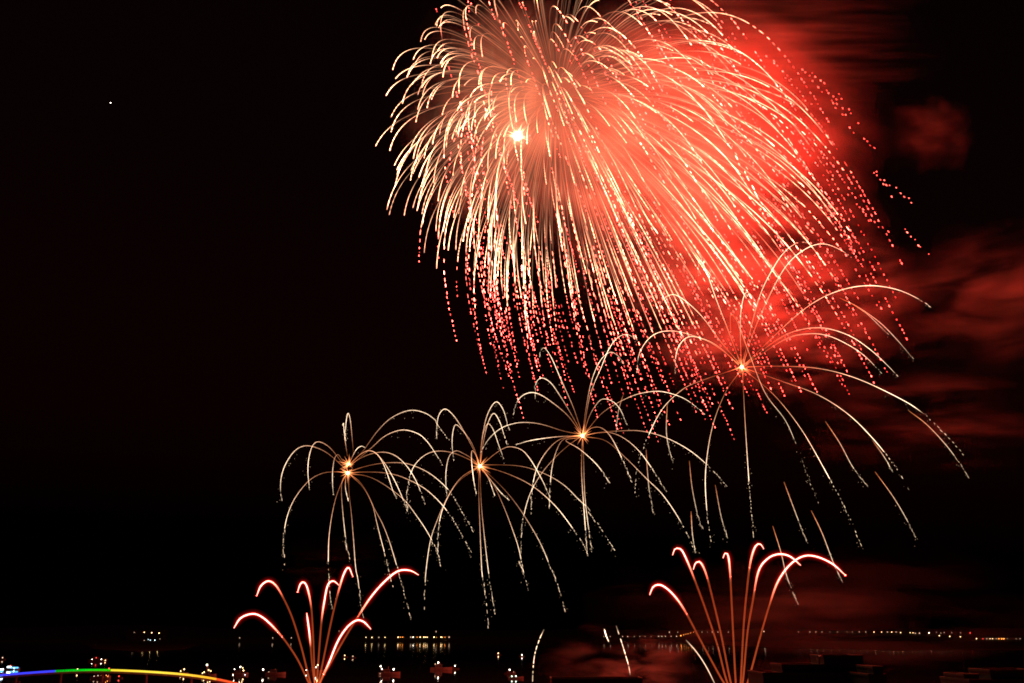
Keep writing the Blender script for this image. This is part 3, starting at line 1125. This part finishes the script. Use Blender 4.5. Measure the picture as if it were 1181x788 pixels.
# ------------------------------------------------------------------ boats
def make_boat(px, py, length, lamps, label, heading=0.0, dark=False, kind='fishing', lit=None, group='boats watching on the dark bay'):
    """px, py: waterline; lamps: (px, py, material key, radius in px)"""
    c = on_water(px, py)
    k = c.y / F
    root = empty('sightseeing_boat' if kind == 'cruise' else 'small_boat', c, label, 'boat', group)
    L, Wd = length * k, length * k * 0.28
    ch, sh = math.cos(heading), math.sin(heading)

    def R(x, y, z):
        return (x * ch - y * sh, x * sh + y * ch, z)
    Hh = L * 0.11
    mb = MB()
    st = [(-0.5, 0.80, 0.95), (-0.25, 1.0, 0.92), (0.1, 1.0, 0.98), (0.35, 0.62, 1.15), (0.5, 0.04, 1.35)]
    vs = []
    for sx, w, h in st:
        x = sx * L
        for (yy, zz) in ((-0.5 * w * Wd, Hh * h), (-0.36 * w * Wd, -0.3), (0.36 * w * Wd, -0.3), (0.5 * w * Wd, Hh * h)):
            vs.append(R(x, yy, zz))
    fs = []
    for i in range(len(st) - 1):
        for q in range(4):
            q2 = (q + 1) % 4
            fs.append((i * 4 + q, (i + 1) * 4 + q, (i + 1) * 4 + q2, i * 4 + q2))
    fs += [(0, 1, 2, 3), (19, 18, 17, 16)]
    mb.add(vs, fs)
    mb.build('hull', HULLDARK if dark else HULL, root)
    mb = MB()
    if kind == 'cruise':
        mb.box(R(-0.05 * L, 0, Hh + L * 0.05), (L * 0.66, Wd * 0.8, L * 0.085), rz=heading)
        mb.box(R(-0.10 * L, 0, Hh + L * 0.13), (L * 0.40, Wd * 0.6, L * 0.06), rz=heading)
    else:
        mb.box(R(-0.12 * L, 0, Hh + L * 0.06), (L * 0.30, Wd * 0.6, L * 0.13), rz=heading)
        mb.box(R(-0.12 * L, 0, Hh + L * 0.132), (L * 0.34, Wd * 0.68, L * 0.012), rz=heading)
    mb.build('cabin', CABIN, root)
    mb = MB()
    mb.box(R(-0.12 * L, -Wd * (0.41 if kind == 'cruise' else 0.31), Hh + L * 0.075), (L * 0.24, 0.06, L * 0.035), rz=heading)
    mb.build('window', GLASS, root)
    top = max([at(a, b_, c.y).z for a, b_, *_ in lamps] + [Hh + L * 0.2])
    mb = MB()
    mb.tube([R(-0.05 * L, 0, Hh), R(-0.05 * L, 0, top)], 0.09, 6)
    mb.build('mast', STEEL, root)
    for (a, b_, mk, r) in lamps:
        q = at(a, b_, c.y - Wd * 0.35) - c
        mb = MB()
        r *= 0.85
        mb.ball(q, r * k, seg=8, rings=6)
        # short stay that carries the lamp
        zb = min(Hh, q.z - r * k * 0.9)
        mb2 = mb
        mb2.tube([(q.x, q.y, zb), (q.x, q.y, q.z - r * k * 0.9)], 0.06, 5, mi=1)
        mb.build('deck_lamp', [LAMPS[mk], STEEL], root)
    if lit:
        for (a0, a1, b_, mk, th) in lit:
            q0 = at(a0, b_, c.y - Wd * 0.55) - c
            q1 = at(a1, b_, c.y - Wd * 0.55) - c
            mb = MB()
            mb.tube([q0, q1], th * k, 6)
            mb.build('light_strip', LAMPS[mk], root)
    return root


make_boat(509, 773, 24, [(505.5, 764.3, 'W', 0.85), (502, 766, 'd', 0.6)], 'boat with a red lit hull and one tall white lamp under the crowded shore lamps')
make_boat(525, 772, 9, [(524.8, 768, 'W', 0.7)], 'tiny boat with one white lamp just right of a red lit hull', dark=True)
make_boat(449, 778.5, 24, [(439, 768.6, 'W', 0.8), (440.5, 771.6, 'W', 0.75), (438.5, 777, 'd', 0.6), (454, 772, 'W', 0.95)],
          'boat with four white lamps, two stacked at one end, under the far shore lamps')
make_boat(397.7, 758, 7, [(397.6, 756, 'w', 0.6)], 'tiny boat with a warm lamp, left one of a pair right of the left fan', dark=True)
make_boat(407, 759, 7, [(407, 757, 'd', 0.7)], 'tiny boat with a weaker lamp, right one of a pair right of the left fan', dark=True)
make_boat(574.7, 755.6, 7, [(574.7, 753.6, 'w', 0.65)], 'tiny boat with an amber lamp and its reflection, alone mid frame', dark=True)
make_boat(602, 757.4, 7, [(602, 755.4, 'W', 0.6)], 'tiny boat with a pinkish white lamp left of the low red smoke', dark=True)
make_boat(588, 777.5, 12, [(587.8, 772.6, 'W', 0.8)], 'boat with one white mast lamp behind a boat with two greenish lamps', dark=True)
make_boat(595, 783, 17, [(590.3, 780.2, 'g', 0.8), (595, 780, 'g', 0.85), (592.3, 775, 'd', 0.4)], 'low boat with two greenish white lamps side by side')
make_boat(318, 778.5, 22, [(303.5, 772.3, 'W', 0.95), (310, 775, 'd', 0.5), (313.8, 780.4, 'd', 0.5), (318.2, 780.4, 'd', 0.5)],
          'boat with a dark red hull and one white lamp left of the left fan')
make_boat(277, 778.5, 18, [(270.5, 772, 'W', 0.55), (268.8, 778, 'W', 0.5), (277.3, 769.3, 'W', 0.8), (280, 770.4, 'w', 0.6), (280.8, 773.4, 'w', 0.8), (282.2, 781, 'c', 0.9), (282.6, 778.8, 'c', 0.7)],
          'boat crowded with lamps beside the red bridge end')
make_boat(240, 780, 18, [(238.8, 767, 'W', 1.0), (240.6, 773, 'w', 0.75), (243, 774, 'w', 0.75), (235.5, 775.3, 'w', 0.7), (233.5, 776.5, 'w', 0.6)],
          'boat with a high white lamp and warm lamps over the orange bridge part')
make_boat(211, 777.5, 12, [(212.5, 772, 'w', 0.8), (208.4, 774.2, 'w', 0.65)], 'small boat with two warm lamps over the yellow bridge part')
make_boat(364, 776, 22, [(353.3, 773, 'W', 0.6), (364.5, 769.7, 'W', 0.7), (366.4, 767.1, 'w', 0.85), (376, 779, 'w', 0.7)],
          'boat seen through the foot of the left comet fan')
make_boat(113, 763, 20, [(106.2, 760.7, 'W', 0.55), (111, 758.8, 'r', 0.6), (117, 760.6, 'W', 0.6), (121.5, 761.7, 'w', 0.55)],
          'dark boat with three white lamps and a red one above the green bridge part', dark=True)
make_boat(14.5, 772.5, 16, [(12.2, 767.6, 'r', 0.6)], 'boat outlined in blue white light over the blue bridge part', kind='cruise',
          lit=[(8.5, 12.5, 769.4, 'c', 0.75), (12.5, 21, 770.2, 'b', 0.8), (16, 17, 770.6, 'c', 0.8), (9, 19, 773.4, 'b', 0.3)])
make_boat(-3, 777.5, 15, [(1.6, 775, 'c', 0.9)], 'blue white lit boat cut by the left edge', kind='cruise',
          lit=[(-6, 4, 772.2, 'c', 0.6), (-6, 3.5, 774.8, 'b', 0.7)])
make_boat(3, 761, 7, [(3, 758.6, 'd', 0.8)], 'faint boat with a pinkish lamp farthest left', dark=True)
make_boat(116, 783, 22, [(108.5, 780, 'd', 0.6), (113, 779.3, 'd', 0.6), (117.4, 779.5, 'w', 0.75), (122.5, 779, 'o', 0.5), (124.3, 780.5, 'o', 0.45)],
          'boat with a row of low lamps seen under the green bridge part')
make_boat(137, 782.5, 9, [(137.2, 780, 'r', 0.85)], 'small boat with one red lamp under the yellow bridge part', dark=True)
make_boat(18.8, 787, 9, [(18.8, 784.5, 'd', 0.7)], 'small boat with one faint lamp under the blue bridge part', dark=True)
make_boat(89.5, 775.5, 9, [(89.5, 771.9, 'w', 0.75)], 'small boat with one warm lamp just above the green bridge part', dark=True)
make_boat(126, 775.5, 9, [(125.8, 771, 'r', 0.85), (125.8, 771.6, 'd', 0.5)], 'small boat with one reddish lamp at the yellow end of the green strip', dark=True)

# ------------------------------------------------------------------ lamps along the far shore
def shore_lamp(px, py, mk, r, label, group):
    y = 4400.0
    for _ in range(12):
        q = at(px, py, y)
        y = SHORE_Y + 12 + max(0.0, (q.z - 8.0) / SLOPE)
        y = min(y, 6500)
    q = at(px, py, y)
    g = ground_z(y)
    base = Vector((q.x, y, g))
    h = max(q.z - g, 2.0)
    rr = 0.78 * r * y / F
    mb = MB()
    mb.ball((0, 0, h), rr, seg=8, rings=6)
    mb.tube([(0, 0, -1.0), (0, 0, h - rr * 0.9)], 0.25, 5, mi=1)
    o = mb.build('shore_lamp', [LAMPS[mk], STEEL])
    o.location = base
    tag(o, label, 'lamp', group)


ORD = ('leftmost', 'second from left', 'third from left', 'fourth from left', 'fifth from left', 'sixth from left', 'seventh from left',
       'eighth from left', 'ninth from left', 'tenth from left', 'eleventh from left', 'twelfth from left', 'thirteenth from left',
       'fourteenth from left', 'fifteenth from left', 'sixteenth from left')


def row(items, label, group, py=None):
    """items: (px, py, material key, radius) from left to right"""
    for i, (px, yy, mk, r) in enumerate(items):
        shore_lamp(px, yy, mk, r, ORD[i] + ' ' + label, group)


GL = 'yellow lamps along the left far shore'
row([(px, 735.2, mk, r) for px, mk, r in [(422, 'w', .5), (429, 'w', .55), (437, 'd', .6), (444, 'w', .5)]],
    'of four spaced yellow lamps beside the hooked red comet', GL)
row([(px, 735.0, mk, r) for px, mk, r in [(459.2, 'w', .7), (461.8, 'o', .5), (464.4, 'o', .5), (473.8, 'd', .7), (476.5, 'W', .55), (481, 'o', .45), (484.6, 'w', .65),
     (488.8, 'w', .65), (490.8, 'w', .6), (492.8, 'w', .55), (500.6, 'w', .7), (503.4, 'o', .3), (508.6, 'w', .65), (510, 'w', .5), (513.2, 'o', .45), (518, 'd', .8)]],
    'lamp of the crowded yellow shore row right of four spaced ones', GL)
shore_lamp(503, 728.6, 'd', .6, 'single pale lamp above the crowded yellow shore row', 'lone far lamps')
for px, where in [(276.5, 'under the lowest left comet tip'), (314.5, 'in the middle of the left comet fan legs'), (336, 'beside the leg of the left comet fan')]:
    shore_lamp(px, 735.8, 'd', .55, 'lone faint yellow lamp ' + where, 'lone far lamps')
shore_lamp(391, 728, 'd', .35, 'lone very dim lamp right of the left comet fan', 'lone far lamps')
GR_ = 'lamps along the right far shore'
row([(px, 734.2, 'd', r) for px, r in [(696.4, .45), (703.7, .4), (718, .45), (724, .5), (731.6, .3), (738, .3), (744, .3), (751, .3)]],
    'lamp of the faint even row glowing through low red smoke', GR_)
row([(px, 734 if px < 785 else 733.2, mk, r) for px, mk, r in [(759.6, 'd', .6), (763.2, 'd', .55), (767.5, 'd', .5), (774, 'd', .5), (780.3, 'd', .6), (785.2, 'o', .75)]],
    'lamp of six ending in an orange one, left of right comet fan', GR_)
row([(px, py, 'o', .35) for px, py in [(788.5, 732.3), (791, 731.6), (793.5, 731), (796.5, 730.2), (800, 729.3)]],
    'of five small amber lamps climbing a slope by the right comet fan', GR_)
row([(px, 729.2, 'd', r) for px, r in [(772, .65), (781.6, .4), (809.5, .4), (816, .3), (821.4, .45), (828, .45), (840, .4)]],
    'pale lamp of the upper row behind the right comet fan', GR_)
shore_lamp(881, 728.4, 'd', .7, 'single pinkish lamp just right of the right comet fan', 'lone far lamps')
row([(px, 728.9, 'd', r) for px, r in [(921, .35), (934, .45), (941, .5), (948, .4), (957, .3), (966, .35), (977, .3), (983, .4), (991, .5), (998.5, .5)]],
    'dim reddish lamp of the long row above the dark roofs', GR_)
row([(1008, 729, 'w', .5), (1016.8, 729, 'w', .45), (1023.6, 729, 'd', .6), (1028.4, 729.1, 'w', .55), (1033.5, 729, 'd', .6), (1038.7, 729.7, 'w', .55),
     (1049.7, 729.8, 'w', .45), (1053, 730, 'w', .45), (1055.6, 730.5, 'd', .65), (1060.4, 730.4, 'd', .75), (1071.4, 730, 'W', .6), (1080, 729.5, 'd', .35),
     (1085, 730.2, 'd', .45), (1089, 729.5, 'd', .4), (1097.6, 729.6, 'd', .35), (1107.7, 730, 'd', .35)],
    'brighter amber lamp of the long upper row right of the dark roofs', GR_)
row([(px, py, 'w', .55) for px, py in [(1083.4, 733.2), (1095.4, 734), (1107.7, 734.6)]],
    'of three amber lamps just below the long upper row at right', GR_)
shore_lamp(1118.9, 730.1, 'r', .7, 'single red lamp at the end of the upper right row', 'lone far lamps')
row([(px, 736.8, mk, r) for px, mk, r in [(1126.3, 'w', .6), (1133.5, 'r', .6), (1138, 'd', .6), (1141.8, 'w', .45), (1144.7, 'w', .5), (1149, 'd', .5), (1151.9, 'o', .7),
     (1155.2, 'o', .75), (1157.7, 'o', .8), (1161.7, 'd', .35), (1171.9, 'd', .45), (1176.5, 'd', .5)]],
    'lamp of the low orange row nearest the right edge', GR_)

# far hotel with a few lit windows
Yh = 4330.0
kh = Yh / F
hb = at(169, 739, Yh)
hotel = empty('shore_hotel', (hb.x, Yh, ground_z(Yh)), 'far hotel showing only two rows of lit windows above the bridge', 'building')
g0 = Vector((hb.x, Yh, ground_z(Yh)))
ztop = at(169, 727, Yh).z
mb = MB()
mb.box((0, 12, (ztop - 4) / 2 - g0.z), (44 * kh, 22, ztop + 4))
mb.build('wall', DARKWALL, hotel)
mb = MB()
mb.box((0, 12, ztop + 0.6 - g0.z), (45 * kh, 24, 1.2))
mb.build('roof', ROOFING, hotel)
for px, py, mk, r in [(155, 729.5, 'd', .25), (166.4, 729.4, 'w', .4), (175, 729.8, 'w', .45), (183.5, 730.3, 'w', .5), (166.4, 738.7, 'd', .3), (171, 737.6, 'c', .2),
                      (173.3, 738.4, 'c', .25), (178.6, 738.5, 'c', .35), (184.4, 737.2, 'd', .25), (182.5, 741.2, 'r', .3)]:
    q = at(px, py, Yh + 0.7)
    s = r * kh * 1.9
    mb = MB()
    mb.box((q.x - g0.x, 0.7, q.z - g0.z), (s, 0.5, s))
    mb.build('window', LAMPS[mk], hotel)

# ------------------------------------------------------------------ near rooftops, bottom right
def block(mb, x0, x1, y_top, Y, depth, zb=2.5, mi=0):
    a, b_ = at(x0, y_top, Y), at(x1, y_top, Y)
    mb.box(((a.x + b_.x) / 2, Y + depth / 2, (a.z + zb) / 2), (abs(b_.x - a.x), depth, a.z - zb), mi)
    return a, b_


def rooftop(label, Y, blocks, depth=16.0, extras=()):
    cx = at(sum(b[0] + b[1] for b in blocks) / (2 * len(blocks)), 780, Y)
    base = Vector((cx.x, Y, 2.5))
    root = empty('apartment_building', base, label, 'building')
    for i, (x0, x1, yt) in enumerate(blocks):
        dd = depth if i == 0 else depth * 0.7
        mb = MB()
        a, b_ = block(mb, x0, x1, yt, Y + i * 1.2, dd)
        mb.build('wall' if i == 0 else 'roof_block', DARKWALL, root, origin=base)
        mb = MB()
        wd = b_.x - a.x
        for (xx, yy, sx, sy) in (((a.x + b_.x) / 2, Y + i * 1.2 + 0.1, wd + 0.3, 0.3), ((a.x + b_.x) / 2, Y + i * 1.2 + dd - 0.1, wd + 0.3, 0.3)):
            mb.box((xx, yy, a.z + 0.22), (sx, sy, 0.5))
        for xx in (a.x, b_.x):
            mb.box((xx, Y + i * 1.2 + dd / 2, a.z + 0.22), (0.3, dd - 0.52, 0.5))
        mb.build('parapet', PARAPET, root, origin=base)
        if i == 0:
            zz = a.z - 4.2
            while zz > 5:
                nwin = max(2, int(wd / 3.2))
                for w in range(nwin):
                    mb = MB()
                    mb.box((a.x + wd * (w + 0.5) / nwin, Y - 0.03, zz), (1.3, 0.14, 1.3))
                    mb.build('window', GLASS, root, origin=base)
                zz -= 9.0
    for (px, py, kind) in extras:
        q = at(px, py, Y + 3)
        mb = MB()
        if kind == 'vent':
            mb.tube([(q.x, q.y, q.z - 2.4), (q.x, q.y, q.z - 0.5), (q.x + 0.25, q.y, q.z - 0.1), (q.x + 0.7, q.y, q.z)], 0.22, 8)
            mb.build('vent_pipe', STEEL, root, origin=base)
        elif kind == 'aerial':
            mb.tube([(q.x, q.y, q.z - 3.0), (q.x, q.y, q.z)], 0.05, 5)
            for h in (0.1, 0.5, 0.9):
                mb.tube([(q.x - 0.7, q.y, q.z - h), (q.x + 0.7, q.y, q.z - h)], 0.03, 4)
            mb.build('aerial', STEEL, root, origin=base)
        else:
            mb.box((q.x, q.y, q.z - 0.7), (1.6, 1.0, 1.4))
            mb.build('air_conditioner', PARAPET, root, origin=base)
    return root


rooftop('dark stepped building whose tallest roof block stands below the long lamp row', 250,
        [(880, 1000, 778), (902, 951, 768.5), (950, 995, 758)], extras=[(944, 757, 'vent'), (886, 774, 'unit'), (892, 775, 'unit'), (998, 780, 'unit')])
rooftop('dark narrow roof block between the stepped building and the corner building', 235, [(1002, 1022, 780), (1007, 1018, 771)])
rooftop('dark building in the lower right corner', 240, [(1118, 1200, 786), (1142, 1200, 775), (1112, 1129, 780)])
rooftop('low flat roofed building with a red lit edge under the low smoke', 300, [(636, 741, 784)], depth=10)
